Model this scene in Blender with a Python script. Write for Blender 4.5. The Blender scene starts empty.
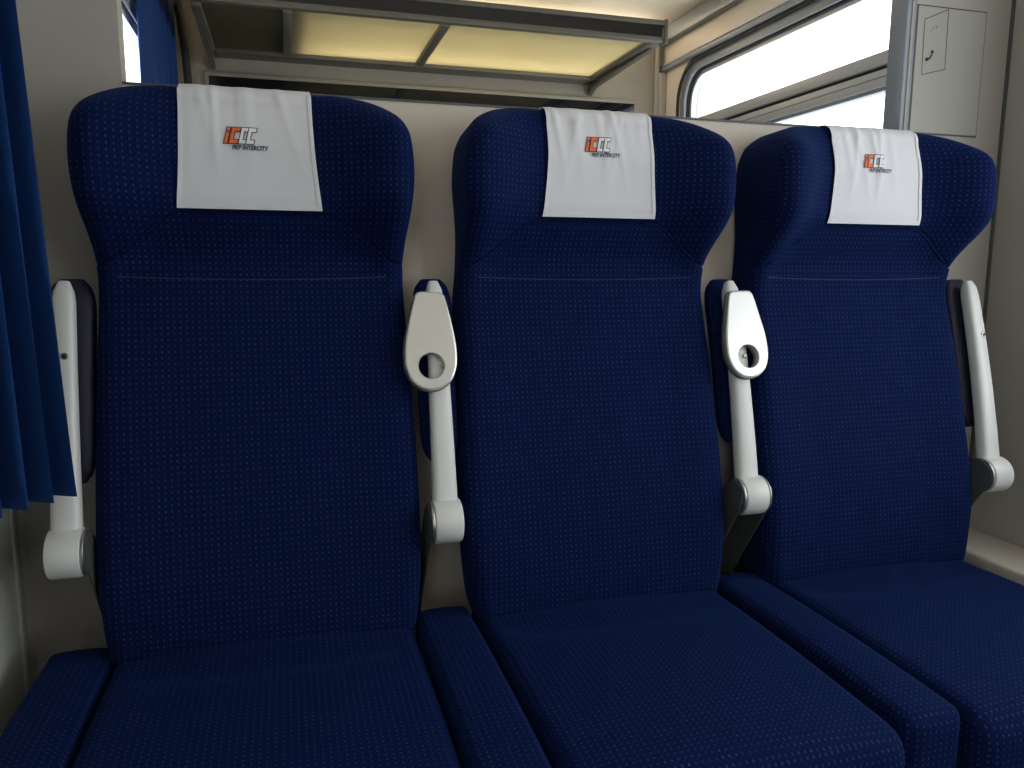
import bpy, bmesh, math, random
import numpy as np
from mathutils import Vector, Matrix

# ------------------------------------------------------------------ camera
scene = bpy.context.scene
COL = scene.collection
YAW, PIT, ROLL = math.radians(16.1), math.radians(8.525), math.radians(0.278)
CAM_Z = 1.085
Fv = Vector((math.sin(YAW) * math.cos(PIT), math.cos(YAW) * math.cos(PIT), -math.sin(PIT)))
Rv = Vector((math.cos(YAW), -math.sin(YAW), 0.0))
Uv = Rv.cross(Fv)
Rr = Rv * math.cos(ROLL) + Uv * math.sin(ROLL)
Ur = Uv * math.cos(ROLL) - Rv * math.sin(ROLL)
cam_data = bpy.data.cameras.new('camera')
cam_data.sensor_fit = 'HORIZONTAL'
cam_data.sensor_width = 36.0
cam_data.lens = 780.0 / 1024.0 * 36.0
cam_data.clip_start = 0.02
cam = bpy.data.objects.new('camera', cam_data)
M3 = Matrix((Rr, Ur, -Fv)).transposed()
cam.matrix_world = Matrix.Translation((0, 0, CAM_Z)) @ M3.to_4x4()
COL.objects.link(cam)
scene.camera = cam

# ------------------------------------------------------------------ sky, exposure
world = bpy.data.worlds.new('overcast_sky')
scene.world = world
world.use_nodes = True
bg = world.node_tree.nodes['Background']
bg.inputs['Color'].default_value = (0.96, 0.96, 1.0, 1)
bg.inputs['Strength'].default_value = 4.2
scene.view_settings.view_transform = 'Standard'
scene.view_settings.look = 'None'
scene.view_settings.exposure = 0.0
scene.view_settings.gamma = 1.0
scene.view_settings.use_curve_mapping = False

def portal(name, loc, rot, sx, sy):
    """a sampling portal in a window opening: lets the sky light in, gives off nothing itself"""
    d = bpy.data.lights.new(name, 'AREA')
    d.shape = 'RECTANGLE'; d.size = sx; d.size_y = sy
    d.cycles.is_portal = True
    o = bpy.data.objects.new(name, d)
    o.location = loc; o.rotation_euler = rot
    COL.objects.link(o)

XR, XL, YB, YF, YN, ZC = 1.621, -0.455, 1.50, 3.25, -2.45, 2.10   # room faces
WIN_A = (1.78, 3.05, 0.86, 1.862)      # window of the bay behind, on the right wall (y0,y1,z0,z1 of the glass)
WIN_B = (-0.35, 1.16, 0.80, 1.90)     # window of this bay, right of the camera
XLF = -0.360
WIN_C = (1.85, 3.08, 0.90, 1.722)      # window on the left side of the bay behind
WIN_D = (-2.15, -0.75, 0.80, 1.90)       # windows behind the camera, right and corridor side
for nm, w in (('window_portal', WIN_A), ('window_portal', WIN_B), ('window_portal', WIN_D)):
    portal(nm, (XR + 0.09, (w[0] + w[1]) / 2, (w[2] + w[3]) / 2), (0, math.radians(90), 0), w[3] - w[2], w[1] - w[0])
portal('window_portal', (XL - 0.09, (WIN_D[0] + WIN_D[1]) / 2, (WIN_D[2] + WIN_D[3]) / 2), (0, math.radians(-90), 0),
       WIN_D[3] - WIN_D[2], WIN_D[1] - WIN_D[0])
portal('window_portal', (XLF - 0.04, (WIN_C[0] + WIN_C[1]) / 2, (WIN_C[2] + WIN_C[3]) / 2), (0, math.radians(-90), 0),
       WIN_C[3] - WIN_C[2], WIN_C[1] - WIN_C[0])

# ------------------------------------------------------------------ materials
MATS = {}
def principled(name, color, rough=0.5, metal=0.0, spec=0.5, noise=None, sheen=0.0, bump=None):
    m = bpy.data.materials.new(name); m.use_nodes = True
    nt = m.node_tree; b = nt.nodes['Principled BSDF']
    b.inputs['Base Color'].default_value = (*color, 1)
    b.inputs['Roughness'].default_value = rough
    b.inputs['Metallic'].default_value = metal
    b.inputs['Specular IOR Level'].default_value = spec
    b.inputs['Sheen Weight'].default_value = sheen
    if noise or bump:
        tc = nt.nodes.new('ShaderNodeTexCoord')
        nz = nt.nodes.new('ShaderNodeTexNoise')
        nz.inputs['Scale'].default_value = (noise or bump)[0]
        nz.inputs['Detail'].default_value = 6
        nt.links.new(tc.outputs['Object'], nz.inputs['Vector'])
        if noise:
            mx = nt.nodes.new('ShaderNodeMix'); mx.data_type = 'RGBA'
            k = noise[1]
            mx.inputs[6].default_value = (*[c * (1 - k) for c in color], 1)
            mx.inputs[7].default_value = (*[min(1, c * (1 + k)) for c in color], 1)
            nt.links.new(nz.outputs['Fac'], mx.inputs[0])
            nt.links.new(mx.outputs[2], b.inputs['Base Color'])
        if bump:
            bp = nt.nodes.new('ShaderNodeBump')
            bp.inputs['Strength'].default_value = bump[1]; bp.inputs['Distance'].default_value = 0.002
            nt.links.new(nz.outputs['Fac'], bp.inputs['Height'])
            nt.links.new(bp.outputs['Normal'], b.inputs['Normal'])
    MATS[name] = m
    return m

def fabric_material(name, base, dot, cell=0.0096, sheen=0.10):
    m = bpy.data.materials.new(name); m.use_nodes = True
    nt = m.node_tree; N = nt.nodes; L = nt.links
    b = N['Principled BSDF']
    uv = N.new('ShaderNodeUVMap'); uv.uv_map = 'UVMap'
    sc = N.new('ShaderNodeVectorMath'); sc.operation = 'SCALE'; sc.inputs['Scale'].default_value = 1 / cell
    L.new(uv.outputs['UV'], sc.inputs[0])
    def dots(off, rx, ry):
        ad = N.new('ShaderNodeVectorMath'); ad.operation = 'ADD'; ad.inputs[1].default_value = (off, off, 0)
        L.new(sc.outputs[0], ad.inputs[0])
        fr = N.new('ShaderNodeVectorMath'); fr.operation = 'FRACTION'; L.new(ad.outputs[0], fr.inputs[0])
        sb = N.new('ShaderNodeVectorMath'); sb.operation = 'SUBTRACT'; sb.inputs[1].default_value = (.5, .5, 0)
        L.new(fr.outputs[0], sb.inputs[0])
        dv = N.new('ShaderNodeVectorMath'); dv.operation = 'DIVIDE'; dv.inputs[1].default_value = (rx, ry, 1)
        L.new(sb.outputs[0], dv.inputs[0])
        ln = N.new('ShaderNodeVectorMath'); ln.operation = 'LENGTH'; L.new(dv.outputs[0], ln.inputs[0])
        mr = N.new('ShaderNodeMapRange'); mr.interpolation_type = 'SMOOTHSTEP'
        mr.inputs['From Min'].default_value = 0.6; mr.inputs['From Max'].default_value = 1.15
        mr.inputs['To Min'].default_value = 1; mr.inputs['To Max'].default_value = 0
        L.new(ln.outputs['Value'], mr.inputs['Value'])
        return mr
    d1 = dots(0.0, 0.17, 0.22)
    d2 = dots(0.5, 0.11, 0.13)
    wk = N.new('ShaderNodeMath'); wk.operation = 'MULTIPLY'; wk.inputs[1].default_value = 0.22
    L.new(d2.outputs[0], wk.inputs[0])
    sm = N.new('ShaderNodeMath'); sm.operation = 'MAXIMUM'
    L.new(d1.outputs[0], sm.inputs[0]); L.new(wk.outputs[0], sm.inputs[1])
    # uneven pile: some dots stand out more than others
    nz = N.new('ShaderNodeTexNoise'); nz.inputs['Scale'].default_value = 38; nz.inputs['Detail'].default_value = 3
    L.new(uv.outputs['UV'], nz.inputs['Vector'])
    mr2 = N.new('ShaderNodeMapRange'); mr2.inputs['From Min'].default_value = .3; mr2.inputs['From Max'].default_value = .7
    mr2.inputs['To Min'].default_value = .35; mr2.inputs['To Max'].default_value = 1.0
    L.new(nz.outputs['Fac'], mr2.inputs['Value'])
    ml = N.new('ShaderNodeMath'); ml.operation = 'MULTIPLY'
    L.new(sm.outputs[0], ml.inputs[0]); L.new(mr2.outputs[0], ml.inputs[1])
    mx = N.new('ShaderNodeMix'); mx.data_type = 'RGBA'
    mx.inputs[6].default_value = (*base, 1); mx.inputs[7].default_value = (*dot, 1)
    L.new(ml.outputs[0], mx.inputs[0]); L.new(mx.outputs[2], b.inputs['Base Color'])
    b.inputs['Roughness'].default_value = 0.85
    b.inputs['Specular IOR Level'].default_value = 0.06
    b.inputs['Sheen Weight'].default_value = sheen
    b.inputs['Sheen Roughness'].default_value = 0.45
    b.inputs['Sheen Tint'].default_value = (0.06, 0.22, 0.75, 1)
    bp = N.new('ShaderNodeBump'); bp.inputs['Strength'].default_value = 0.25; bp.inputs['Distance'].default_value = 0.0012
    L.new(sm.outputs[0], bp.inputs['Height']); L.new(bp.outputs['Normal'], b.inputs['Normal'])
    MATS[name] = m
    return m

fabric_material('seat_fabric', (0.0024, 0.0078, 0.049), (0.028, 0.046, 0.115))
principled('navy_vinyl', (0.006, 0.008, 0.028), 0.55, noise=(60, .3))
principled('white_plastic', (0.72, 0.73, 0.71), 0.32)
principled('grey_plate', (0.66, 0.66, 0.63), 0.25, metal=0.55)
principled('brushed_metal', (0.46, 0.45, 0.43), 0.34, metal=0.9)
principled('dark_metal', (0.10, 0.11, 0.105), 0.5, metal=0.3)
principled('cream_laminate', (0.74, 0.66, 0.56), 0.42, noise=(3, .05))
principled('grey_laminate', (0.42, 0.395, 0.36), 0.42, noise=(3, .05))
principled('door_grey', (0.66, 0.67, 0.61), 0.45, noise=(3, .05))
principled('pale_panel', (0.40, 0.39, 0.355), 0.45, noise=(4, .04))
principled('tan_wall', (0.30, 0.27, 0.215), 0.5, noise=(3, .08))
principled('tan_ceiling', (0.86, 0.75, 0.60), 0.6, noise=(2, .05))
principled('ledge_white', (0.70, 0.66, 0.58), 0.45, noise=(5, .05))
principled('aluminium', (0.56, 0.57, 0.58), 0.42, metal=0.2)
principled('blue_grey_trim', (0.27, 0.30, 0.34), 0.45, metal=0.1)
principled('rubber', (0.015, 0.017, 0.02), 0.6)
principled('rack_metal', (0.13, 0.12, 0.095), 0.45, metal=0.2)
principled('rack_fascia', (0.012, 0.013, 0.014), 0.25)
principled('floor_vinyl', (0.08, 0.085, 0.09), 0.5, noise=(80, .3))
principled('plinth', (0.03, 0.032, 0.035), 0.6)
principled('cloth_white', (0.70, 0.70, 0.74), 0.9, spec=0.1, bump=(900, .12))
principled('cloth_hem', (0.76, 0.76, 0.80), 0.9, spec=0.1)
principled('logo_orange', (0.80, 0.16, 0.04), 0.7)
principled('lamp_housing', (0.7, 0.68, 0.62), 0.4)
principled('logo_ink', (0.025, 0.025, 0.045), 0.7)
principled('logo_white', (0.82, 0.82, 0.86), 0.7)
principled('curtain_blue', (0.003, 0.032, 0.14), 0.7, spec=0.15, sheen=0.05, noise=(25, .2))
principled('bag_black', (0.012, 0.013, 0.012), 0.7)
principled('thread', (0.010, 0.017, 0.06), 0.8)
principled('mirror_glass', (0.008, 0.009, 0.012), 0.04, metal=0.0, spec=0.5)
principled('print_dark', (0.05, 0.05, 0.05), 0.6)
principled('print_grey', (0.27, 0.27, 0.25), 0.6)

def glass_pane_mat():
    m = bpy.data.materials.new('window_glass'); m.use_nodes = True
    nt = m.node_tree; nt.nodes.clear()
    o = nt.nodes.new('ShaderNodeOutputMaterial')
    t = nt.nodes.new('ShaderNodeBsdfTransparent'); t.inputs['Color'].default_value = (.93, .96, .96, 1)
    g = nt.nodes.new('ShaderNodeBsdfGlossy'); g.inputs['Roughness'].default_value = 0.02
    mx = nt.nodes.new('ShaderNodeMixShader')
    mx.inputs[0].default_value = 0.04; nt.links.new(t.outputs[0], mx.inputs[1]); nt.links.new(g.outputs[0], mx.inputs[2])
    nt.links.new(mx.outputs[0], o.inputs['Surface'])
    MATS['window_glass'] = m
glass_pane_mat()
def frosted_mat():
    m = bpy.data.materials.new('frosted_glass'); m.use_nodes = True
    nt = m.node_tree; nt.nodes.clear()
    o = nt.nodes.new('ShaderNodeOutputMaterial')
    t = nt.nodes.new('ShaderNodeBsdfTransparent'); t.inputs['Color'].default_value = (.97, .96, .82, 1)
    g = nt.nodes.new('ShaderNodeBsdfTranslucent'); g.inputs['Color'].default_value = (.96, .95, .78, 1)
    d = nt.nodes.new('ShaderNodeBsdfDiffuse'); d.inputs['Color'].default_value = (.62, .60, .45, 1)
    m1 = nt.nodes.new('ShaderNodeMixShader'); m1.inputs[0].default_value = 0.08
    nt.links.new(g.outputs[0], m1.inputs[1]); nt.links.new(d.outputs[0], m1.inputs[2])
    mx = nt.nodes.new('ShaderNodeMixShader'); mx.inputs[0].default_value = 0.45
    nt.links.new(t.outputs[0], mx.inputs[1]); nt.links.new(m1.outputs[0], mx.inputs[2])
    nt.links.new(mx.outputs[0], o.inputs['Surface'])
    MATS['frosted_glass'] = m
frosted_mat()

# ------------------------------------------------------------------ mesh helpers
def box_uv(me):
    uvl = me.uv_layers.new(name='UVMap') if 'UVMap' not in me.uv_layers else me.uv_layers['UVMap']
    for p in me.polygons:
        n = p.normal
        for li in p.loop_indices:
            co = me.vertices[me.loops[li].vertex_index].co
            if abs(n.z) > 0.75: u = (co.x, co.y)
            elif abs(n.x) > 0.85: u = (co.y, co.z)
            else: u = (co.x, co.z)
            uvl.data[li].uv = u

def link(name, me, mat, parent=None, smooth=None, uv=False):
    me.validate(); me.update()
    if smooth is not None:
        for p in me.polygons: p.use_smooth = True
        me.set_sharp_from_angle(angle=math.radians(smooth))
    if uv: box_uv(me)
    me.materials.append(MATS[mat])
    o = bpy.data.objects.new(name, me)
    COL.objects.link(o)
    if parent is not None: o.parent = parent
    return o

def from_py(name, verts, faces, mat, parent=None, smooth=None, uv=False):
    me = bpy.data.meshes.new(name)
    me.from_pydata([tuple(v) for v in verts], [], [tuple(f) for f in faces])
    bm = bmesh.new(); bm.from_mesh(me)
    bmesh.ops.recalc_face_normals(bm, faces=bm.faces); bm.to_mesh(me); bm.free()
    return link(name, me, mat, parent, smooth, uv)

def box_bm(bm, x0, x1, y0, y1, z0, z1, bevel=0.0, seg=2):
    g = bmesh.ops.create_cube(bm, size=1.0)
    for v in g['verts']:
        v.co = Vector(((x0 + x1) / 2 + v.co.x * (x1 - x0), (y0 + y1) / 2 + v.co.y * (y1 - y0), (z0 + z1) / 2 + v.co.z * (z1 - z0)))
    if bevel:
        es = set()
        for v in g['verts']: es.update(v.link_edges)
        bmesh.ops.bevel(bm, geom=list(es), offset=bevel, segments=seg, profile=0.5, affect='EDGES')

def boxes(name, lst, mat, parent=None, bevel=0.0, seg=2, smooth=None, uv=False):
    bm = bmesh.new()
    for b in lst: box_bm(bm, *b, bevel=bevel, seg=seg)
    me = bpy.data.meshes.new(name); bm.to_mesh(me); bm.free()
    return link(name, me, mat, parent, smooth if smooth is not None else (40 if bevel else None), uv)

def empty(name, loc):
    o = bpy.data.objects.new(name, None); o.empty_display_size = 0.05
    o.location = loc; COL.objects.link(o)
    return o

def adopt(root):
    """parts are modelled in world coordinates; let the Empty at the base carry them"""
    bpy.context.view_layer.update()
    for c in root.children: c.matrix_parent_inverse = root.matrix_world.inverted()

def tag(o, label=None, cat=None, group=None, kind=None):
    if label: o['label'] = label
    if cat: o['category'] = cat
    if group: o['group'] = group
    if kind: o['kind'] = kind
    return o

def sstep(a, b, x):
    t = np.clip((np.asarray(x, float) - a) / (b - a), 0, 1)
    return t * t * (3 - 2 * t)

def pchip(xs, ys, x):
    xs = np.array(xs, float); ys = np.array(ys, float)
    h = np.diff(xs); d = np.diff(ys) / h
    m = np.zeros_like(xs); m[0] = d[0]; m[-1] = d[-1]
    for i in range(1, len(xs) - 1):
        if d[i - 1] * d[i] > 0:
            w1 = 2 * h[i] + h[i - 1]; w2 = h[i] + 2 * h[i - 1]
            m[i] = (w1 + w2) / (w1 / d[i - 1] + w2 / d[i])
    x = np.clip(x, xs[0], xs[-1]); k = np.clip(np.searchsorted(xs, x) - 1, 0, len(xs) - 2)
    t = (x - xs[k]) / h[k]
    return ((1 + 2 * t) * (1 - t) ** 2 * ys[k] + t * (1 - t) ** 2 * h[k] * m[k] + t * t * (3 - 2 * t) * ys[k + 1] + t * t * (t - 1) * h[k] * m[k + 1])

def seg_dist(P, poly):
    A = poly[:-1]; B = poly[1:]
    d = B - A; L2 = (d * d).sum(1) + 1e-12
    out = np.full(len(P), 1e9)
    for a, dd, l in zip(A, d, L2):
        t = np.clip(((P - a) @ dd) / l, 0, 1)
        out = np.minimum(out, np.linalg.norm(P - (a + t[:, None] * dd), axis=1))
    return out

def roundoff(d, r):
    t = np.clip(r - d, 0, r)
    return r - np.sqrt(np.maximum(r * r - t * t, 0))

def grid_solid(name, front, back, mat, parent, smooth=50, uv=True):
    """closed solid between two (n,m,3) point grids sharing their outline, with a belt between them"""
    n, m, _ = front.shape
    V = [*front.reshape(-1, 3)]; off = len(V); V += [*back.reshape(-1, 3)]
    F = []
    for i in range(n - 1):
        for j in range(m - 1):
            a, b, c, d = i * m + j, i * m + j + 1, (i + 1) * m + j + 1, (i + 1) * m + j
            F.append((a, b, c, d)); F.append((off + d, off + c, off + b, off + a))
    per = [(0, j) for j in range(m)] + [(i, m - 1) for i in range(1, n)] + [(n - 1, j) for j in range(m - 2, -1, -1)] + [(i, 0) for i in range(n - 2, 0, -1)]
    ids = [i * m + j for i, j in per]
    for k in range(len(ids)):
        a, b = ids[k], ids[(k + 1) % len(ids)]
        F.append((a, b, off + b, off + a))
    return from_py(name, V, F, mat, parent, smooth, uv)

def tube(name, pts, r, mat, parent=None, seg=8, uv=False):
    pts = [Vector(p) for p in pts]
    V = []; F = []
    n = len(pts)
    for i, p in enumerate(pts):
        t = (pts[min(i + 1, n - 1)] - pts[max(i - 1, 0)]).normalized()
        a = Vector((0, 0, 1)) if abs(t.z) < 0.9 else Vector((1, 0, 0))
        u = t.cross(a).normalized(); v = t.cross(u)
        for k in range(seg):
            an = 2 * math.pi * k / seg
            V.append(p + (u * math.cos(an) + v * math.sin(an)) * r)
    for i in range(n - 1):
        for k in range(seg):
            F.append((i * seg + k, i * seg + (k + 1) % seg, (i + 1) * seg + (k + 1) % seg, (i + 1) * seg + k))
    F.append(tuple(range(seg))); F.append(tuple(range((n - 1) * seg, n * seg)))
    return from_py(name, V, F, mat, parent, 60, uv)

def disc_x(name, x0, x1, y, z, r, mat, parent, seg=40, bevel=0.004):
    """cylinder with bevelled rims, axis along x"""
    prof = [(x0, 0), (x0, r - bevel), (x0 + bevel * .3, r - bevel * .3), (x0 + bevel, r), (x1 - bevel, r), (x1 - bevel * .3, r - bevel * .3), (x1, r - bevel), (x1, 0)]
    V = []; F = []
    for px, pr in prof[1:-1]:
        for k in range(seg):
            a = 2 * math.pi * k / seg
            V.append((px, y + pr * math.cos(a), z + pr * math.sin(a)))
    n = len(prof) - 2
    for i in range(n - 1):
        for k in range(seg):
            F.append((i * seg + k, i * seg + (k + 1) % seg, (i + 1) * seg + (k + 1) % seg, (i + 1) * seg + k))
    F.append(tuple(range(seg))); F.append(tuple(range((n - 1) * seg, n * seg)))
    return from_py(name, V, F, mat, parent, 40)

def rrect(a0, a1, b0, b1, r, seg=8):
    P = []
    for (ca, cb, st) in ((a1 - r, b1 - r, 0), (a0 + r, b1 - r, 90), (a0 + r, b0 + r, 180), (a1 - r, b0 + r, 270)):
        for k in range(seg + 1):
            an = math.radians(st + 90 * k / seg)
            P.append((ca + r * math.cos(an), cb + r * math.sin(an)))
    return P

def ring_x(name, outer, inner, x0, x1, mat, parent=None, smooth=40):
    """flat ring between two equally sampled (y,z) loops, thick from x0 to x1"""
    n = len(outer); V = []
    for x in (x0, x1):
        V += [(x, *p) for p in outer]; V += [(x, *p) for p in inner]
    F = []
    for k in range(n):
        j = (k + 1) % n
        F.append((k, j, n + j, n + k)); F.append((2 * n + k, 3 * n + k, 3 * n + j, 2 * n + j))
        F.append((k, 2 * n + k, 2 * n + j, j)); F.append((n + k, n + j, 3 * n + j, 3 * n + k))
    return from_py(name, V, F, mat, parent, smooth)

def rect_about(loop, a0, a1, b0, b1):
    """points of a rectangle matched one by one to a rounded loop inside it"""
    n = len(loop); q = n // 4; out = []
    cs = [(a1, b1), (a0, b1), (a0, b0), (a1, b0)]
    for i, p in enumerate(loop):
        c = i // q; k = i % q; ca, cb = cs[c]
        h = (q - 1) / 2
        vert_first = c in (0, 2)
        if k == h or abs(k - h) < 0.51 and q % 2 == 0 and k == int(h): out.append((ca, cb))
        elif (k < h) == vert_first: out.append((ca, p[1]))
        else: out.append((p[0], cb))
    return out

# ------------------------------------------------------------------ the carriage shell
S = lambda o: tag(o, kind='structure')
S(boxes('floor', [(XL - .1, XR + .12, YN - .1, YF + .1, -0.06, 0.0)], 'floor_vinyl'))
ceil = S(boxes('ceiling', [(XL - .1, XR + .12, YN - .1, YF + .1, ZC, ZC + 0.06)], 'tan_ceiling'))
boxes('panel_joint', [(1.285, 1.297, 2.55, 2.83, ZC - .002, ZC + .001)], 'dark_metal', ceil)

# right side wall: one panel with a rounded window opening for each bay
def side_wall(name, xin, sgn, y0, y1, win, mat, thick=0.12):
    g = 0.055
    hole = rrect(win[0] - g, win[1] + g, win[2] - g, win[3] + g, 0.15)
    return S(ring_x(name, rect_about(hole, y0, y1, 0.0, ZC), hole, xin, xin + sgn * thick, mat))
side_wall('wall_right', XR, 1, 1.522, YF, WIN_A, 'cream_laminate')
side_wall('wall_right.001', XR, 1, -.55, 1.522, WIN_B, 'grey_laminate')
side_wall('wall_right.002', XR, 1, YN, -.55, WIN_D, 'grey_laminate')
side_wall('wall_left.002', XL, -1, YN, -.55, WIN_D, 'grey_laminate')
side_wall('wall_left', XLF, -1, 1.522, YF, WIN_C, 'grey_laminate', 0.045)
wl = S(boxes('wall_left.001', [(XL - .12, XL, -.55, 1.522, 0, ZC)], 'door_grey'))
boxes('cover_strip', [(XL, XL + .006, 1.425, 1.447, 0, ZC)], 'aluminium', wl, bevel=.002)
boxes('cover_strip', [(XL, XL + .003, 1.447, 1.456, 0, ZC)], 'dark_metal', wl)
S(boxes('wall_far', [(XLF - .045, XR + .12, YF, YF + .08, 0, ZC)], 'tan_wall'))
S(boxes('wall_rear', [(XL - .1, XR + .12, YN - .08, YN, 0, ZC)], 'grey_laminate'))

# partition behind the seats: waist-high panel, posts left and right, header above the opening
OX0, OX1, OZ = -0.252, 1.330, 1.386
wb = S(boxes('wall_back', [(OX0, OX1, YB, YB + .045, 0, OZ)], 'cream_laminate'))
boxes('post', [(XL, OX0, YB, YB + .045, 0, ZC)], 'grey_laminate', wb)
boxes('post', [(OX1, XR, YB, YB + .045, 0, ZC)], 'grey_laminate', wb)
boxes('header', [(OX0, OX1, YB, YB + .045, 2.02, ZC)], 'grey_laminate', wb)
boxes('edge_strip', [(OX0, OX1, YB - .003, YB + .048, OZ, OZ + .004)], 'dark_metal', wb)
boxes('post_profile', [(OX1 - .003, OX1 + .008, YB - .004, YB + .048, OZ + .004, 2.02)], 'blue_grey_trim', wb, bevel=.002)
boxes('post_profile', [(OX1 + .009, OX1 + .015, YB - .005, YB, OZ + .004, 2.02)], 'grey_laminate', wb, bevel=.002)
boxes('post_profile', [(OX1 + .016, OX1 + .022, YB - .003, YB, OZ + .004, 2.02)], 'blue_grey_trim', wb, bevel=.001)
boxes('corner_strip', [(XR - .006, XR, YB - .006, YB, 0.0, ZC)], 'dark_metal', wb)
# flush access panel with a handset pictogram
boxes('panel_gap', [(1.353, 1.546, YB - .0015, YB, 1.386, 1.660)], 'dark_metal', wb)
cp = boxes('cover_panel', [(1.356, 1.543, YB - .004, YB, 1.389, 1.657)], 'pale_panel', wb, bevel=.001, seg=1)

def flat_poly(name, polys, y, mat, parent):
    """printed marks: (x,z) polygons lying in the plane y"""
    V = []; F = []
    for P in polys:
        F.append(tuple(range(len(V), len(V) + len(P)))); V += [(p[0], y, p[1]) for p in P]
    me = bpy.data.meshes.new(name); me.from_pydata(V, [], F)
    return link(name, me, mat, parent)

def stroke(p, q, w):
    p = Vector(p); q = Vector(q); t = (q - p).normalized(); n = Vector((-t.y, t.x)) * w / 2
    return [tuple(p - n), tuple(q - n), tuple(q + n), tuple(p + n)]
yp = YB - .0046
c4 = [(1.3735, 1.629), (1.436, 1.6545), (1.4385, 1.528), (1.3765, 1.513)]
flat_poly('pictogram_border', [stroke(c4[i], c4[(i + 1) % 4], .0016) for i in range(4)], yp, 'print_dark', cp)
arc = [(1.3865, 1.5455), (1.3915, 1.5465), (1.3965, 1.5515), (1.3998, 1.5580)]
circ = lambda c, r: [(c[0] + r * math.cos(a), c[1] + r * math.sin(a)) for a in np.linspace(0, 2 * math.pi, 12, endpoint=False)]
flat_poly('pictogram_handset', [stroke(arc[i], arc[i + 1], .0048) for i in range(3)] + [circ((1.3868, 1.5462), .0042), circ((1.4005, 1.5625), .0042)], yp, 'print_dark', cp)
flat_poly('pictogram_arrow', [stroke((1.389, 1.603), (1.409, 1.618), .0016), stroke((1.409, 1.618), (1.401, 1.6175), .0016),
                              stroke((1.409, 1.618), (1.4065, 1.610), .0016), stroke((1.393, 1.616), (1.400, 1.611), .0016)], yp, 'print_grey', cp)

# ledge (heater cover) along the right wall beside the seats
ld = tag(boxes('heater_ledge', [(1.475, XR - .001, 0.2, YB - .008, 0.405, 0.45)], 'ledge_white', bevel=.008, seg=3),
         'pale heater ledge along the side wall right of the seats', 'ledge')
boxes('front_grille', [(1.49, XR - .001, 0.2, YB - .008, 0.001, 0.405)], 'dark_metal', ld)

# cornice and trims of the bay behind
tr = S(boxes('trim_1', [(XR - .035, XR - .001, YB + .05, YF - .002, 2.035, ZC - .001)], 'blue_grey_trim', bevel=.006))
S(boxes('trim_2', [(XR - .012, XR - .001, YB + .05, YF - .002, 1.948, 1.958)], 'aluminium', bevel=.003))
S(boxes('trim_3', [(XR - .018, XR - .001, YB + .05, YF - .002, 1.925, 1.944)], 'blue_grey_trim', bevel=.004))
S(boxes('trim_4', [(XR - .045, XR - .030, YF - .02, YF - .001, 0.0, 2.03), (XR - .03, XR - .001, YF - .035, YF - .001, 0.0, 1.92)], 'grey_laminate', bevel=.003))

def window(name, xin, sgn, win, transom=True, ds=1.0):
    y0, y1, z0, z1 = win
    seg = 8; g = 0.055
    hole = rrect(y0 - g, y1 + g, z0 - g, z1 + g, 0.15, seg)
    mid = rrect(y0 - .022, y1 + .022, z0 - .022, z1 + .022, 0.12, seg)
    gl = rrect(y0, y1, z0, z1, 0.10, seg)
    out = rrect(y0 - g - .012, y1 + g + .012, z0 - g - .012, z1 + g + .012, 0.16, seg)
    x = lambda d: xin + sgn * d * ds
    root = S(ring_x(name, out, rrect(y0 - g + .004, y1 + g - .004, z0 - g + .004, z1 + g - .004, 0.147, seg), x(-.004), x(.002), 'rubber'))
    h2 = rrect(y0 - g + .001, y1 + g - .001, z0 - g + .001, z1 + g - .001, 0.149, seg)
    ring_x('window_frame', h2, mid, x(.010), x(.075), 'blue_grey_trim', root)
    ring_x('window_seal', mid, rrect(y0 - .014, y1 + .014, z0 - .014, z1 + .014, 0.113, seg), x(.022), x(.075), 'rubber', root)
    ring_x('sash', rrect(y0 - .014, y1 + .014, z0 - .014, z1 + .014, 0.113, seg), gl, x(.032), x(.07), 'aluminium', root)
    zs = [z0, z1]
    def hb(n, zz0, zz1, d0, d1, mat):
        a, b = sorted((x(d0), x(d1)))
        boxes(n, [(a, b, y0 + .001, y1 - .001, zz0, zz1)], mat, root, bevel=.002)
    if transom:
        hb('transom', 1.655, 1.692, .020, .068, 'aluminium')
        hb('transom_groove', 1.645, 1.655, .034, .066, 'rubber')
        hb('transom', 1.598, 1.645, .028, .068, 'aluminium')
        hb('transom_groove', 1.622, 1.627, .0265, .03, 'blue_grey_trim')
        hb('transom_seal', 1.586, 1.598, .034, .066, 'blue_grey_trim')
        panes = [(z0, 1.590), (1.690, z1)]
    else: panes = [(z0, z1)]
    for a, b in panes:
        if transom:
            lp = [(p[0], min(max(p[1], a), b)) for p in gl]
        else: lp = gl
        V = [(x(.055), *p) for p in lp] + [(x(.059), *p) for p in lp]
        n = len(lp)
        F = [tuple(range(n)), tuple(range(2 * n - 1, n - 1, -1))] + [(k, (k + 1) % n, n + (k + 1) % n, n + k) for k in range(n)]
        me = bpy.data.meshes.new('pane'); me.from_pydata(V, [], F); 
        bm = bmesh.new(); bm.from_mesh(me); bmesh.ops.remove_doubles(bm, verts=bm.verts, dist=1e-5); bm.to_mesh(me); bm.free()
        link('pane', me, 'window_glass', root)
    return root
window('window_1', XR, 1, WIN_A)
window('window_2', XR, 1, WIN_B)
window('window_4', XR, 1, WIN_D)
window('window_5', XL, -1, WIN_D, False)
window('window_3', XLF, -1, WIN_C, False, 0.5)

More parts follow.
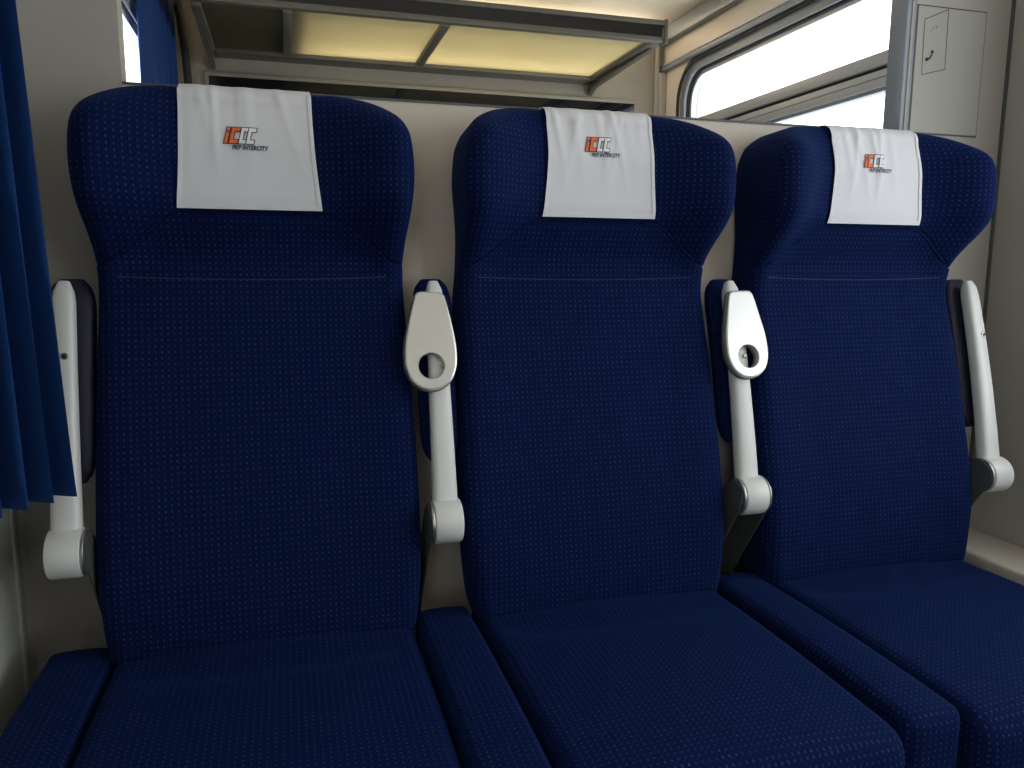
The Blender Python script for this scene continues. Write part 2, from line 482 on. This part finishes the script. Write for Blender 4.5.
# ------------------------------------------------------------------ seats
SEAT_C = [-0.045, 0.552, 1.155]
HW = ([.445, .47, .52, .62, .75, .9, 1.03, 1.085, 1.13, 1.18, 1.24, 1.29, 1.325, 1.35, 1.364, 1.371],
      [.240, .247, .253, .258, .257, .253, .249, .247, .248, .252, .2565, .253, .2395, .210, .175, .130])
def hw(z): return pchip(*HW, z)
def seam_z(x):
    return 1.168 - 0.082 * sstep(.105, .255, np.abs(x)) 
def y_base(z):
    z = np.asarray(z, float)
    return pchip([.44, .47, .6, .8, 1.0, 1.1, 1.38], [1.272, 1.272, 1.287, 1.332, 1.382, 1.402, 1.412], z)
def y_front(x, z):
    ax = np.abs(x)
    y = y_base(z)
    y = y - 0.050 * sstep(1.085, 1.20, z) * (1 - 0.45 * sstep(1.27, 1.375, z))      # head pad
    g = sstep(seam_z(x) - .075, seam_z(x) + .125, z) * (1 - 0.7 * sstep(1.305, 1.378, z))
    y = y - 0.072 * sstep(.095, .232, ax) * g                                       # side wings
    y = y - 0.008 * sstep(.12, .22, ax) * sstep(.5, .6, z) * (1 - sstep(.9, 1.05, z))  # slight bolsters
    return y

def make_pad(name, cx, zlo, zhi, nu, nv, r_out, r_seam, seam_top, parent):
    s = np.linspace(-1, 1, nu); u = np.sin(s * math.pi / 2) * .35 + s * .65
    u = np.sign(u) * (1 - (1 - np.abs(u)) ** 1.25)
    t = np.linspace(0, 1, nv); v = (1 - np.cos(t * math.pi)) / 2 * .6 + t * .4
    U, Vv = np.meshgrid(u, v)
    xs = U * .25
    lo = zlo(xs); hi = zhi(xs)
    Z = lo + (hi - lo) * Vv
    # bottom corners of the backrest are rounded through hw, top ones of the headrest too
    X = U * hw(Z)
    P = np.stack([X, Z], -1)
    seam_row = P[-1] if seam_top else P[0]
    other = np.concatenate([P[:, 0][::1], P[-1] if not seam_top else np.empty((0, 2))])
    if seam_top:
        open_line = np.concatenate([P[::-1, 0], P[0], P[:, -1]])
    else:
        open_line = np.concatenate([P[:, 0], P[-1], P[::-1, -1]])
    flat = P.reshape(-1, 2)
    d_o = seg_dist(flat, open_line).reshape(X.shape); d_s = seg_dist(flat, seam_row).reshape(X.shape)
    Y = y_front(X, Z) + roundoff(d_o, r_out) + roundoff(d_s, r_seam)
    front = np.stack([X + cx, Y, Z], -1)
    Yb = np.maximum(np.minimum(y_base(Z) + 0.11, 1.480), Y + .004)
    Xb = X * (0.985 - .03 * sstep(1.0, 1.2, Z))
    back = np.stack([Xb + cx, Yb, Z], -1)
    return grid_solid(name, front, back, 'seat_fabric', parent)

def cushion(name, x0, x1, y0, y1, ztop, h, parent, crown, r=.03, dip=0.0, nu=34, nv=40):
    cx = (x0 + x1) / 2; hx = (x1 - x0) / 2
    s = np.linspace(-1, 1, nu); u = np.sin(s * math.pi / 2)
    t = np.linspace(0, 1, nv); v = (1 - np.cos(t * math.pi)) / 2
    U, Vv = np.meshgrid(u, v)
    rc = min(.03, hx * .5)
    Y = y0 + (y1 - y0) * Vv
    dy = np.minimum(Y - y0, y1 - Y)
    inset = np.where(Y - y0 < rc, rc - np.sqrt(np.maximum(rc ** 2 - (rc - (Y - y0)) ** 2, 0)), 0)
    X = U * (hx - inset)
    d_side = np.minimum(hx - inset - np.abs(X), y1 - Y + .02); d_front = Y - y0
    Z = ztop + crown * (1 - (X / hx) ** 2) + .006 * np.sin(np.clip((Y - y0) / (y1 - y0), 0, 1) * math.pi)
    Z = Z - dip * np.exp(-((Y - (y1 - .155 + .05 * (X / hx) ** 2)) / .032) ** 2) * (1 - sstep(.7, 1.0, np.abs(X / hx)))
    Z = Z - roundoff(np.clip(d_side, 0, 1), r * .75) - roundoff(d_front, r * 1.5)
    top = np.stack([X + cx, Y, Z], -1)
    bot = np.stack([X * .985 + cx, Y, np.minimum(np.full_like(Z, ztop - h), Z - .004)], -1)
    return grid_solid(name, top, bot, 'seat_fabric', parent, 50)

seat_labels = ['navy dotted train seat on the left, beside the blue curtain',
               'navy dotted train seat in the middle, between the two white handle plates',
               'navy dotted train seat on the right, beside the side wall']
for k, c in enumerate(SEAT_C):
    root = empty('train_seat', (c, 1.1, 0))
    make_pad('backrest', c, lambda x: np.full_like(x, .447), seam_z, 61, 84, .030, .007, True, root)
    make_pad('headrest', c, seam_z, lambda x: np.full_like(x, 1.371), 61, 50, .034, .007, False, root)
    # stitched seam across the backrest and piping where headrest meets backrest
    xs = np.linspace(-.215, .215, 40)
    zz = 1.062 + .004 * (xs / .2) ** 2
    tube('stitch_seam', [(c + x, float(y_front(x, z)) - .0002, z) for x, z in zip(xs, zz)], .0012, 'thread', root, 6)
    for sg in (-1, 1):
        xs = np.linspace(.10, .215, 30) * sg
        tube('wing_piping', [(c + x, float(y_front(x, seam_z(x))) + .0032, float(seam_z(x))) for x in xs], .0030, 'seat_fabric', root, 6, uv=True)
    cushion('seat_cushion', c - .240, c + .240, .775, 1.345, .462, .115, root, .010, dip=.009)
    boxes('seat_plinth', [(c - .225, c + .225, .86, 1.34, .001, .343)], 'plinth', root, bevel=.01)
    boxes('back_shell', [(c - .20, c + .20, 1.481, 1.496, .40, 1.30)], 'plinth', root, bevel=.01)
    adopt(root)
    tag(root, seat_labels[k], 'seat', 'row of three train seats')

# narrow upholstered spacers between the cushions
ARM_X = [-0.3365, 0.2535, 0.852, 1.448]
sp_labels = ['narrow navy spacer cushion at the left end of the bench, under the curtain side',
             'narrow navy spacer cushion between the left and middle seat cushions',
             'narrow navy spacer cushion between the middle and right seat cushions']
for k in range(3):
    x = ARM_X[k] + (-.002, -.001, .004)[k]
    root = empty('spacer_cushion', (x, 1.05, 0))
    cushion('pad', x - .049, x + .049, .80, 1.33, .466, .14, root, .004, r=.016, nu=18)
    boxes('support', [(x - .035, x + .035, .86, 1.32, .001, .325)], 'plinth', root)
    adopt(root)
    tag(root, sp_labels[k], 'cushion', 'spacer cushions of the bench')

# ------------------------------------------------------------------ folded-up armrests
PV = (1.287, 0.648)
def arm_path(t):
    """centre line in the y,z plane from hinge to tip, gently bowed"""
    p0 = np.array([1.292, .655]); p3 = np.array([1.392, 1.058])
    p1 = np.array([1.318, .80]); p2 = np.array([1.352, .93])
    return ((1 - t) ** 3) * p0 + 3 * (1 - t) ** 2 * t * p1 + 3 * (1 - t) * t * t * p2 + t ** 3 * p3

def sweep_arm(name, x, t0, t1, wfun, dfun, yoff, mat, parent, n=26, m=20, power=3.2):
    V = []; F = []
    ts = np.linspace(t0, t1, n)
    rows = []
    for i, t in enumerate(ts):
        p = arm_path(t); q = arm_path(t + .01) - arm_path(t - .01); q = q / np.linalg.norm(q)
        nrm = np.array([q[1], -q[0]])       # towards +y (rear) in the y,z plane
        e = min((n - 1 - i) / 2.5, 1.0) if mat == 'white_plastic' else min(i / 4.0, (n - 1 - i) / 4.0, 1.0)
        sc = math.sqrt(max(1 - (1 - e) ** 2, .02))
        w, d = wfun(t) / 2, dfun(t) / 2
        ww = w * (0.45 + .55 * sc); dd = d * (0.45 + .55 * sc)
        for k in range(m):
            a = 2 * math.pi * k / m
            cx_, sy_ = math.cos(a), math.sin(a)
            ux = math.copysign(abs(cx_) ** (2 / power), cx_) * ww
            uy = math.copysign(abs(sy_) ** (2 / power), sy_) * dd + yoff
            pt = p + nrm * uy
            V.append((x + ux, pt[0], pt[1]))
    for i in range(n - 1):
        for k in range(m):
            F.append((i * m + k, i * m + (k + 1) % m, (i + 1) * m + (k + 1) % m, (i + 1) * m + k))
    F.append(tuple(range(m))); F.append(tuple(range((n - 1) * m, n * m)))
    return from_py(name, V, F, mat, parent, 55, mat == 'seat_fabric')

def handle_plate(x, parent, tilt=0.0):
    """drop-shaped plate with a round hole, facing the passenger"""
    ctl = [(0.000, .088), (.017, .0875), (.0235, .084), (.0275, .076), (.0365, .038), (.0435, .002), (.0455, -.028), (.043, -.049), (.034, -.069), (.018, -.082), (0, -.086)]
    def catmull(P, n=7):
        out = []
        for i in range(len(P) - 1):
            a = np.array(P[max(i - 1, 0)]); b = np.array(P[i]); c_ = np.array(P[i + 1]); d = np.array(P[min(i + 2, len(P) - 1)])
            for t in np.linspace(0, 1, n, endpoint=False):
                out.append(.5 * ((2 * b) + (-a + c_) * t + (2 * a - 5 * b + 4 * c_ - d) * t * t + (-a + 3 * b - 3 * c_ + d) * t ** 3))
        return out
    right = catmull(ctl); left = [np.array([-p[0], p[1]]) for p in catmull(ctl)][::-1]
    out = [np.array(p) for p in right] + left
    hc = np.array([0, -.043]); hr = .0225
    n = len(out); ct, st = math.cos(tilt), math.sin(tilt)
    base = arm_path(.718); nrm_lean = (arm_path(.95) - arm_path(.55)); nrm_lean /= np.linalg.norm(nrm_lean)
    def place(p, depth):
        px, pz = p[0] * ct - p[1] * st, p[0] * st + p[1] * ct
        yz = base + nrm_lean * pz + np.array([-nrm_lean[1], nrm_lean[0]]) * depth
        return (x + px, yz[0], yz[1])
    def off(p, d):
        v = p - np.array([0, -.01]); L = np.linalg.norm(v); return p * 1 - v / L * d
    rings = []
    D0 = .021
    rings.append([place(off(p, .001), D0) for p in out])
    rings.append([place(p, D0 + .003) for p in out])
    rings.append([place(p, D0 + .009) for p in out])
    rings.append([place(off(p, .0012), D0 + .0115) for p in out])
    rings.append([place(off(p, .004), D0 + .0125) for p in out])
    def hole(r, dep):
        o_ = []
        for p in out:
            v = p - hc; a = v / np.linalg.norm(v); o_.append(place(hc + a * r, dep))
        return o_
    rings.append(hole(hr + .001, D0 + .0125)); rings.append(hole(hr, D0 + .0115)); rings.append(hole(hr, D0))
    V = [p for r in rings for p in r]; F = []
    R_ = len(rings)
    for i in range(R_):
        j = (i + 1) % R_
        for k in range(n):
            l = (k + 1) % n
            F.append((i * n + k, i * n + l, j * n + l, j * n + k))
    pl = from_py('handle_plate', V, F, 'grey_plate', parent, 22)
    for p in list(pl.data.polygons)[4 * n:5 * n]: p.use_smooth = False
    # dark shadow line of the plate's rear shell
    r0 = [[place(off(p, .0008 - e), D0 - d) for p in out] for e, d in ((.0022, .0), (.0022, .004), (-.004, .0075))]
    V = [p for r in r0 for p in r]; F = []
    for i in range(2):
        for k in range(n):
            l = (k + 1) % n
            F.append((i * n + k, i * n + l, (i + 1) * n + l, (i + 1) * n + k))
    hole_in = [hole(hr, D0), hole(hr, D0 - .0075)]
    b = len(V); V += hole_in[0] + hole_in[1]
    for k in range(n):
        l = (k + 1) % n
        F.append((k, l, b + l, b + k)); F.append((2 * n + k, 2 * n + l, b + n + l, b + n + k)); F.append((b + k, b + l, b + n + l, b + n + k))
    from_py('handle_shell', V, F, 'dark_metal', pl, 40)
    return pl

arm_labels = ['folded white armrest at the left end, half hidden by the blue curtain',
              'folded white armrest with grey holed plate between left and middle seats',
              'folded white armrest with brightest holed plate between middle and right seats',
              'folded white armrest at the right end, against the side wall']
for k, x in enumerate(ARM_X):
    root = empty('folding_armrest', (x, PV[0], PV[1] - .04))
    sweep_arm('arm', x, .03, 1.0, lambda t: .044 - .013 * t, lambda t: .034 - .004 * t, 0, 'white_plastic', root)
    sweep_arm('arm_pad', x + .002, .22, 1.035, lambda t: .066 + .006 * t, lambda t: .034, .038, 'seat_fabric' if k in (1, 2) else 'navy_vinyl', root)
    disc_x('hinge_barrel', x - .024, x + .025, PV[0], PV[1], .038, 'white_plastic', root)
    sides = {0: (1,), 1: (-1,), 2: (-1, 1), 3: (-1,)}[k]
    for sg in sides:
        a, b = (x - .030, x - .0245) if sg < 0 else (x + .0255, x + .030)
        disc_x('hinge_cap', a, b, PV[0], PV[1], .0365, 'brushed_metal', root, bevel=.002)
        a, b = (x - .0325, x - .0303) if sg < 0 else (x + .0303, x + .0325)
        # bracket from the hinge down and back to the seat frame
        prof = [(PV[0] - .03, PV[1] + .018), (PV[0], PV[1] + .035), (PV[0] + .03, PV[1] + .015), (1.44, .50), (1.44, .42), (1.40, .42), (PV[0] - .022, PV[1] - .022)]
        V = [(xx, *p) for xx in (a, b) for p in prof]; n = len(prof)
        F = [tuple(range(n)), tuple(range(2 * n - 1, n - 1, -1))] + [(i, (i + 1) % n, n + (i + 1) % n, n + i) for i in range(n)]
        from_py('bracket', V, F, 'dark_metal', root)
    if k in (1, 2):
        handle_plate(x + (-.016 if k == 1 else .004), root, math.radians(-2.0 if k == 1 else 1.2))
        yz = arm_path(.62)
        nv_ = np.array([-.97, .24])
        sx = x + (.004 if k == 1 else .006)
        p = yz + nv_ * .0165
        V = []
        disc = disc_x('screw', -.003, .003, 0, 0, .0042, 'brushed_metal', root, 16, .001)
        disc.data.transform(Matrix.Translation((sx, p[0], p[1])) @ Matrix.Rotation(math.radians(90), 4, 'Z'))
    else:
        # fixing screw on the face that looks into the compartment
        yz = arm_path(.70); p = yz + np.array([-.97, .24]) * .015
        disc = disc_x('screw', -.0025, .0025, 0, 0, .0055, 'brushed_metal', root, 20, .001)
        disc.data.transform(Matrix.Translation((x + .004, p[0], p[1])) @ Matrix.Rotation(math.radians(90), 4, 'Z'))
        disc = disc_x('screw_socket', -.003, .003, 0, 0, .0028, 'rubber', disc, 12, .0005)
        disc.data.transform(Matrix.Translation((x + .004, p[0], p[1])) @ Matrix.Rotation(math.radians(90), 4, 'Z'))
    adopt(root)
    tag(root, arm_labels[k], 'armrest', 'folded armrests between the seats')

# ------------------------------------------------------------------ white headrest covers with printed logo
COV = [dict(dx=-.006, wt=.101, wb=.1105, seed=1), dict(dx=.009, wt=.102, wb=.109, seed=5), dict(dx=.008, wt=.104, wb=.111, seed=9)]
def cover_fn(c, cov):
    rng = random.Random(cov['seed'])
    folds = [(rng.uniform(-.9, .9), rng.uniform(-.5, .5), rng.uniform(.05, .10), rng.uniform(.4, 1.0)) for _ in range(9)]
    def wrinkle(u, h):            # h: 0 at the hem, 1 at the top
        w = 0
        for u0, sl, wd, am in folds:
            w += am * math.exp(-((u - u0 - sl * (h - 1)) / wd) ** 2) * (max(0, h - .12) ** 1.3)
        return .0046 * w
    def pt(u, s):
        """u -1..1 across, s metres along the cloth from the hem up, over the top and down behind"""
        z0, ztop = 1.176, 1.3690
        H = ztop - z0
        h = min(s / H, 1)
        half = cov['wb'] + (cov['wt'] - cov['wb']) * h - .0035 * math.sin(math.pi * h)
        x = u * half + cov['dx'] * (0.6 + .4 * h)
        if s <= H - .03:
            z = z0 + s
            y = float(y_front(min(max(x, -.2), .2) * .92, z)) - .0035
        else:
            a = s - (H - .03); R_ = .034
            yl = float(y_front(x * .92, z0 + H - .03)) - .0035
            if a <= R_ * math.pi / 2:
                an = a / R_; y = yl + R_ * (1 - math.cos(an)); z = z0 + H - .03 + R_ * math.sin(an)
            elif a <= R_ * math.pi / 2 + .02:
                y = yl + R_ + (a - R_ * math.pi / 2); z = z0 + H + .004
            else:
                y = yl + R_ + .02 + .012; z = z0 + H + .004 - (a - R_ * math.pi / 2 - .02)
        return x, y - wrinkle(u, h) - .0006, z
    return pt

def text_mesh(body, size):
    cu = bpy.data.curves.new('lettering', 'FONT'); cu.body = body; cu.size = size
    cu.shear = 0.25; cu.offset = 0.00030
    cu.align_x = 'LEFT'
    o = bpy.data.objects.new('lettering', cu); COL.objects.link(o)
    bpy.context.view_layer.update()
    dg = bpy.context.evaluated_depsgraph_get()
    me = bpy.data.meshes.new_from_object(o.evaluated_get(dg))
    bpy.data.objects.remove(o); bpy.data.curves.remove(cu)
    return me

def logo_letters():
    """slanted i C C C built from bars; returns [(colour, bars)] with bars as x0,x1,z0,z1 in a 0..1 high frame"""
    Hh = 1.0; t = .24
    L = []
    L.append(('o', [(0, .20, 0, .66), (0, .20, .78, 1.0)]))
    def C(x, w): return [(x, x + .20, 0, 1), (x + .15, x + w, 0, t), (x + .15, x + w, 1 - t, 1)]
    L.append(('o', C(.30, .50)))
    L.append(('w', C(.86, .40)))
    L.append(('w', C(1.30, .46)))
    return L

cov_labels = ['white headrest cover with orange logo on the left seat',
              'white headrest cover with orange logo on the middle seat',
              'white headrest cover with orange logo on the right seat']
for k, c in enumerate(SEAT_C):
    cov = COV[k]; pt = cover_fn(c, cov)
    root = empty('headrest_cover', (c + cov['dx'], 1.34, 1.176))
    nu, ns = 70, 64
    ss = np.concatenate([np.linspace(0, .17, 40), np.linspace(.17, .32, 25)[1:]])
    us = np.linspace(-1, 1, nu)
    V = []; F = []
    m = len(us); n = len(ss)
    for s in ss:
        for u in us:
            x, y, z = pt(u, s); V.append((c + x, y, z))
    for s in ss:
        for u in us:
            x, y, z = pt(u, s)
            V.append((c + x, y + .0014, z) if s < .19 else (c + x, y + (.0 if s < .26 else -.0014), z - .0014))
    off = m * n
    for i in range(n - 1):
        for j in range(m - 1):
            a, b, cc, d = i * m + j, i * m + j + 1, (i + 1) * m + j + 1, (i + 1) * m + j
            F.append((a, b, cc, d)); F.append((off + d, off + cc, off + b, off + a))
    per = [j for j in range(m)] + [i * m + m - 1 for i in range(1, n)] + [(n - 1) * m + j for j in range(m - 2, -1, -1)] + [i * m for i in range(n - 2, 0, -1)]
    for q in range(len(per)):
        a, b = per[q], per[(q + 1) % len(per)]
        F.append((a, off + a, off + b, b))
    me = bpy.data.meshes.new('cloth'); me.from_pydata(V, [], F)
    link('cloth', me, 'cloth_white', root, 60)
    # hems: bottom and the two sides, folded double
    def hem(name, line):
        V = []; F = []
        for (u0, s0), (u1, s1) in line:
            for (u, s), e in (((u0, s0), .0002), ((u0, s0), .0016), ((u1, s1), .0016), ((u1, s1), .0002)):
                x, y, z = pt(u, s); V.append((c + x, y - e, z - (.0 if True else 0)))
        n = len(line)
        for i in range(n - 1):
            for e in range(4):
                F.append((i * 4 + e, i * 4 + (e + 1) % 4, (i + 1) * 4 + (e + 1) % 4, (i + 1) * 4 + e))
        F.append((0, 1, 2, 3)); F.append(tuple((n - 1) * 4 + e for e in range(4)))
        from_py(name, V, F, 'cloth_hem', root)
    hem('hem', [((u, -.001), (u, .008)) for u in np.linspace(-1.01, 1.01, 40)])
    hem('hem', [((-1.012, s), (-.955, s)) for s in np.linspace(-.001, .19, 40)])
    hem('hem', [((1.012, s), (.955, s)) for s in np.linspace(-.001, .19, 40)])
    # logo: mapped onto the cloth surface
    Hh = .0255; X0 = (-.036, -.033, -.037)[k]; Z0 = (.101, .116, .111)[k]; SL = .25
    def on_cloth(lx, lz, e):
        s = Z0 + lz
        h = min(s / .193, 1); half = cov['wb'] + (cov['wt'] - cov['wb']) * h - .0035 * math.sin(math.pi * h)
        x, y, z = pt((X0 + lx) / half, s)
        return (c + x, y - e, z)
    def bars_mesh(name, bars, grow, e, mat):
        V = []; F = []
        for x0, x1, z0, z1 in bars:
            x0, x1, z0, z1 = x0 * Hh - grow, x1 * Hh + grow, z0 * Hh - grow, z1 * Hh + grow
            nx, nz = 4, 4; b = len(V)
            for i in range(nx + 1):
                for j in range(nz + 1):
                    lx = x0 + (x1 - x0) * i / nx; lz = z0 + (z1 - z0) * j / nz
                    V.append(on_cloth(lx + SL * lz, lz, e))
            for i in range(nx):
                for j in range(nz):
                    F.append((b + i * (nz + 1) + j, b + (i + 1) * (nz + 1) + j, b + (i + 1) * (nz + 1) + j + 1, b + i * (nz + 1) + j + 1))
        me = bpy.data.meshes.new(name); me.from_pydata(V, [], F)
        return link(name, me, mat, root)
    for col, bars in logo_letters():
        o = bars_mesh('logo_outline', bars, .0011, .0016, 'logo_ink')
        bars_mesh('logo_letter', bars, -.0002, .0022, 'logo_orange' if col == 'o' else 'logo_white')
    me = text_mesh('PKP INTERCITY', .0098)
    bmt = bmesh.new(); bmt.from_mesh(me)
    bmesh.ops.triangulate(bmt, faces=bmt.faces)
    xs = [v.co.x for v in bmt.verts]; x0, x1 = min(xs), max(xs)
    for v in bmt.verts:
        lx = .012 + (v.co.x - x0) / (x1 - x0) * .056; lz = -.0092 + v.co.y
        v.co = on_cloth(lx, lz, .0022)
    bmt.to_mesh(me); bmt.free()
    link('lettering', me, 'logo_ink', root)
    adopt(root)
    tag(root, cov_labels[k], 'headrest cover', 'white headrest covers')

# ------------------------------------------------------------------ curtains
def curtain(name, a_top, b_top, a_bot, b_bot, z1, z0, folds, amp, label, gather_seed=3, thick=.0016):
    rng = random.Random(gather_seed)
    ph = [rng.uniform(-.5, .5) for _ in range(folds * 2 + 2)]
    n, m = 30, folds * 14
    at, bt, ab, bb = [np.array(p, float) for p in (a_top, b_top, a_bot, b_bot)]
    F1 = np.zeros((n, m, 3)); F2 = np.zeros((n, m, 3))
    for i in range(n):
        h = i / (n - 1)                  # 0 top, 1 hem
        A = at + (ab - at) * (h ** 1.4); B = bt + (bb - bt) * (h ** 1.4)
        d = (B - A) / np.linalg.norm(B - A); nr = np.array([-d[1], d[0]])
        for j in range(m):
            q = j / (m - 1)
            w = math.sin(2 * math.pi * folds * q + ph[int(q * folds)] * math.sin(math.pi * (q * folds % 1)) + .5 * math.sin(2.2 * h + q * 5))
            e = amp * (.75 + .25 * h) * (w + .25 * math.sin(4 * math.pi * folds * q + 2 * h))
            p = A + (B - A) * q
            z = z1 + (z0 - z1) * h
            F1[i, j] = (p[0] + nr[0] * (e), p[1] + nr[1] * (e), z)
            F2[i, j] = (p[0] + nr[0] * (e + thick), p[1] + nr[1] * (e + thick), z)
    root = empty(name, (float(ab[0]), float(ab[1]), z0))
    cl = grid_solid('fabric', F1, F2, 'curtain_blue', root, 70)
    hem1 = F1[-3:].copy(); hem2 = F2[-3:].copy()
    hem1 -= np.array([.0006, 0, 0]); 
    L = np.array(F1[0]); 
    tube('curtain_rail', [(float(at[0]), float(at[1]) - .05, z1 + .006), (float(at[0]), float(bt[1]) + .05, z1 + .006)], .006, 'aluminium', root)
    adopt(root)
    return tag(root, label, 'curtain')
curtain('curtain', (-.438, 1.02), (-.344, 1.185), (-.436, 1.03), (-.303, 1.195), 2.07, .768, 6, .022,
        'gathered royal blue curtain hanging in front of the left armrest', 4)
curtain('curtain', (-.343, 2.35), (-.342, 3.06), (-.343, 2.35), (-.330, 3.10), 2.05, .80, 6, .008,
        'dark blue curtain in the bay behind, beside the far left window', 8)

# ------------------------------------------------------------------ the bay behind: luggage rack, mirror, grab bar
rk = empty('luggage_rack', (.52, YF, 1.80))
RX0, RX1, RY0, RY1, RZ = -.245, 1.295, 2.60, YF - .004, 1.86
boxes('front_rail', [(RX0, RX1, RY0, RY0 + .03, RZ, RZ + .018)], 'rack_metal', rk, bevel=.003)
boxes('front_rail', [(RX0, RX1, RY0 - .004, RY0 + .03, RZ + .056, RZ + .072)], 'rack_metal', rk, bevel=.003)
boxes('fascia', [(RX0 + .006, RX1 - .006, RY0 + .004, RY0 + .014, RZ + .018, RZ + .056)], 'rack_fascia', rk)
boxes('rear_rail', [(RX0, RX1, RY1 - .09, RY1, RZ - .008, RZ + .02)], 'rack_metal', rk, bevel=.004)
for x0, x1 in ((RX0, RX0 + .03), (.022, .050), (.515, .545), (RX1 - .055, RX1)):
    boxes('crossbar', [(x0, x1, RY0 + .03, RY1 - .09, RZ - .006, RZ + .02)], 'rack_metal', rk, bevel=.004)
boxes('end_cap', [(RX1 - .002, RX1 + .012, RY0 - .006, RY0 + .034, RZ - .004, RZ + .076)], 'rack_metal', rk, bevel=.004)
for x0, x1 in ((RX0 + .03, .022), (.050, .515), (.545, RX1 - .055)):
    boxes('glass_panel', [(x0 + .001, x1 - .001, RY0 + .031, RY1 - .091, RZ + .006, RZ + .012)], 'frosted_glass', rk)
# side bracket carrying the rack on the far wall
prof = [(RY1, RZ - .012), (RY1, RZ - .05), (RY1 - .06, RZ - .03), (RY0 + .06, RZ - .012)]
for bx in (RX0 + .004, RX1 - .03):
    V = [(xx, *p) for xx in (bx, bx + .02) for p in prof]; n = 4
    from_py('bracket', V, [(0, 1, 2, 3), (7, 6, 5, 4)] + [(i, (i + 1) % 4, 4 + (i + 1) % 4, 4 + i) for i in range(4)], 'rack_metal', rk)
adopt(rk)
tag(rk, 'grey metal luggage rack with frosted glass shelf over the bay behind', 'luggage rack')

bag = empty('travel_bag', (-.09, 2.88, RZ + .02))
def soft_box(name, x0, x1, y0, y1, z0, z1, mat, parent, p=4.0, n=28, m=16):
    V = []; F = []
    c = np.array([(x0 + x1) / 2, (y0 + y1) / 2, (z0 + z1) / 2]); h = np.array([x1 - x0, y1 - y0, z1 - z0]) / 2
    for i in range(m + 1):
        la = -math.pi / 2 + math.pi * i / m
        for j in range(n):
            lo = 2 * math.pi * j / n
            f = lambda v: math.copysign(abs(v) ** (2 / p), v)
            V.append(c + h * np.array([f(math.cos(la)) * f(math.cos(lo)), f(math.cos(la)) * f(math.sin(lo)), f(math.sin(la))]))
    for i in range(m):
        for j in range(n):
            F.append((i * n + j, i * n + (j + 1) % n, (i + 1) * n + (j + 1) % n, (i + 1) * n + j))
    return from_py(name, V, F, mat, parent, 60)
soft_box('bag_body', -.240, .105, 2.634, 3.20, RZ + .0205, RZ + .165, 'bag_black', bag, p=7.0)
tube('bag_handle', [(-.13, 2.80, RZ + .155), (-.12, 2.80, RZ + .177), (-.06, 2.80, RZ + .183), (.0, 2.80, RZ + .177), (.01, 2.80, RZ + .155)], .006, 'bag_black', bag)
adopt(bag)
tag(bag, 'black travel bag seen through the left end of the rack glass', 'bag')

mr = empty('wall_mirror', (.62, YF, 1.40))
MX0, MX1, MZ0, MZ1 = -.262, 1.500, 1.36, 1.800
boxes('mirror_glass', [(MX0 + .014, MX1 - .014, YF - .010, YF - .002, MZ0 + .012, MZ1 - .014)], 'mirror_glass', mr)
boxes('frame_rail', [(MX0, MX1, YF - .014, YF - .001, MZ1 - .014, MZ1)], 'tan_wall', mr, bevel=.002)
boxes('frame_rail', [(MX0, MX1, YF - .014, YF - .001, MZ0, MZ0 + .012)], 'tan_wall', mr, bevel=.002)
boxes('frame_stile', [(MX0, MX0 + .014, YF - .014, YF - .001, MZ0 + .012, MZ1 - .014)], 'tan_wall', mr, bevel=.002)
boxes('frame_stile', [(MX1 - .020, MX1, YF - .014, YF - .001, MZ0 + .012, MZ1 - .014)], 'tan_wall', mr, bevel=.002)
adopt(mr)
tag(mr, 'dark framed wall mirror under the luggage rack in the bay behind', 'mirror')

gb = empty('grab_strap', (-.325, YF, 1.50))
tube('strap', [(-.315, YF - .030, 1.50), (-.316, YF - .030, 1.70), (-.322, YF - .030, 1.85), (-.334, YF - .030, 1.98), (-.343, YF - .03, 2.02)], .014, 'bag_black', gb)
disc_x('strap_mount', -.362, -.325, YF - .020, 2.025, .018, 'dark_metal', gb)
boxes('strap_anchor', [(-.33, -.30, YF - .04, YF - .001, 1.47, 1.50)], 'dark_metal', gb, bevel=.004)
adopt(gb)
tag(gb, 'thin dark strap on the tan wall left of the luggage rack', 'strap')

# strip lamp in the corner of ceiling and far wall, above the rack
lm = empty('strip_lamp', (.52, YF, 2.03))
em = bpy.data.materials.new('lamp_diffuser'); em.use_nodes = True
eb = em.node_tree.nodes['Principled BSDF']
eb.inputs['Base Color'].default_value = (.9, .88, .8, 1)
eb.inputs['Emission Color'].default_value = (1.0, .84, .60, 1)
eb.inputs['Emission Strength'].default_value = 5.5
MATS['lamp_diffuser'] = em
boxes('housing', [(-.20, 1.54, YF - .03, YF - .001, 2.035, ZC - .001)], 'lamp_housing', lm, bevel=.004)
boxes('diffuser', [(-.18, 1.52, YF - .075, YF - .031, 2.045, ZC - .006)], 'lamp_diffuser', lm, bevel=.01, seg=3)
adopt(lm)
tag(lm, 'warm strip lamp under the ceiling above the luggage rack', 'lamp')
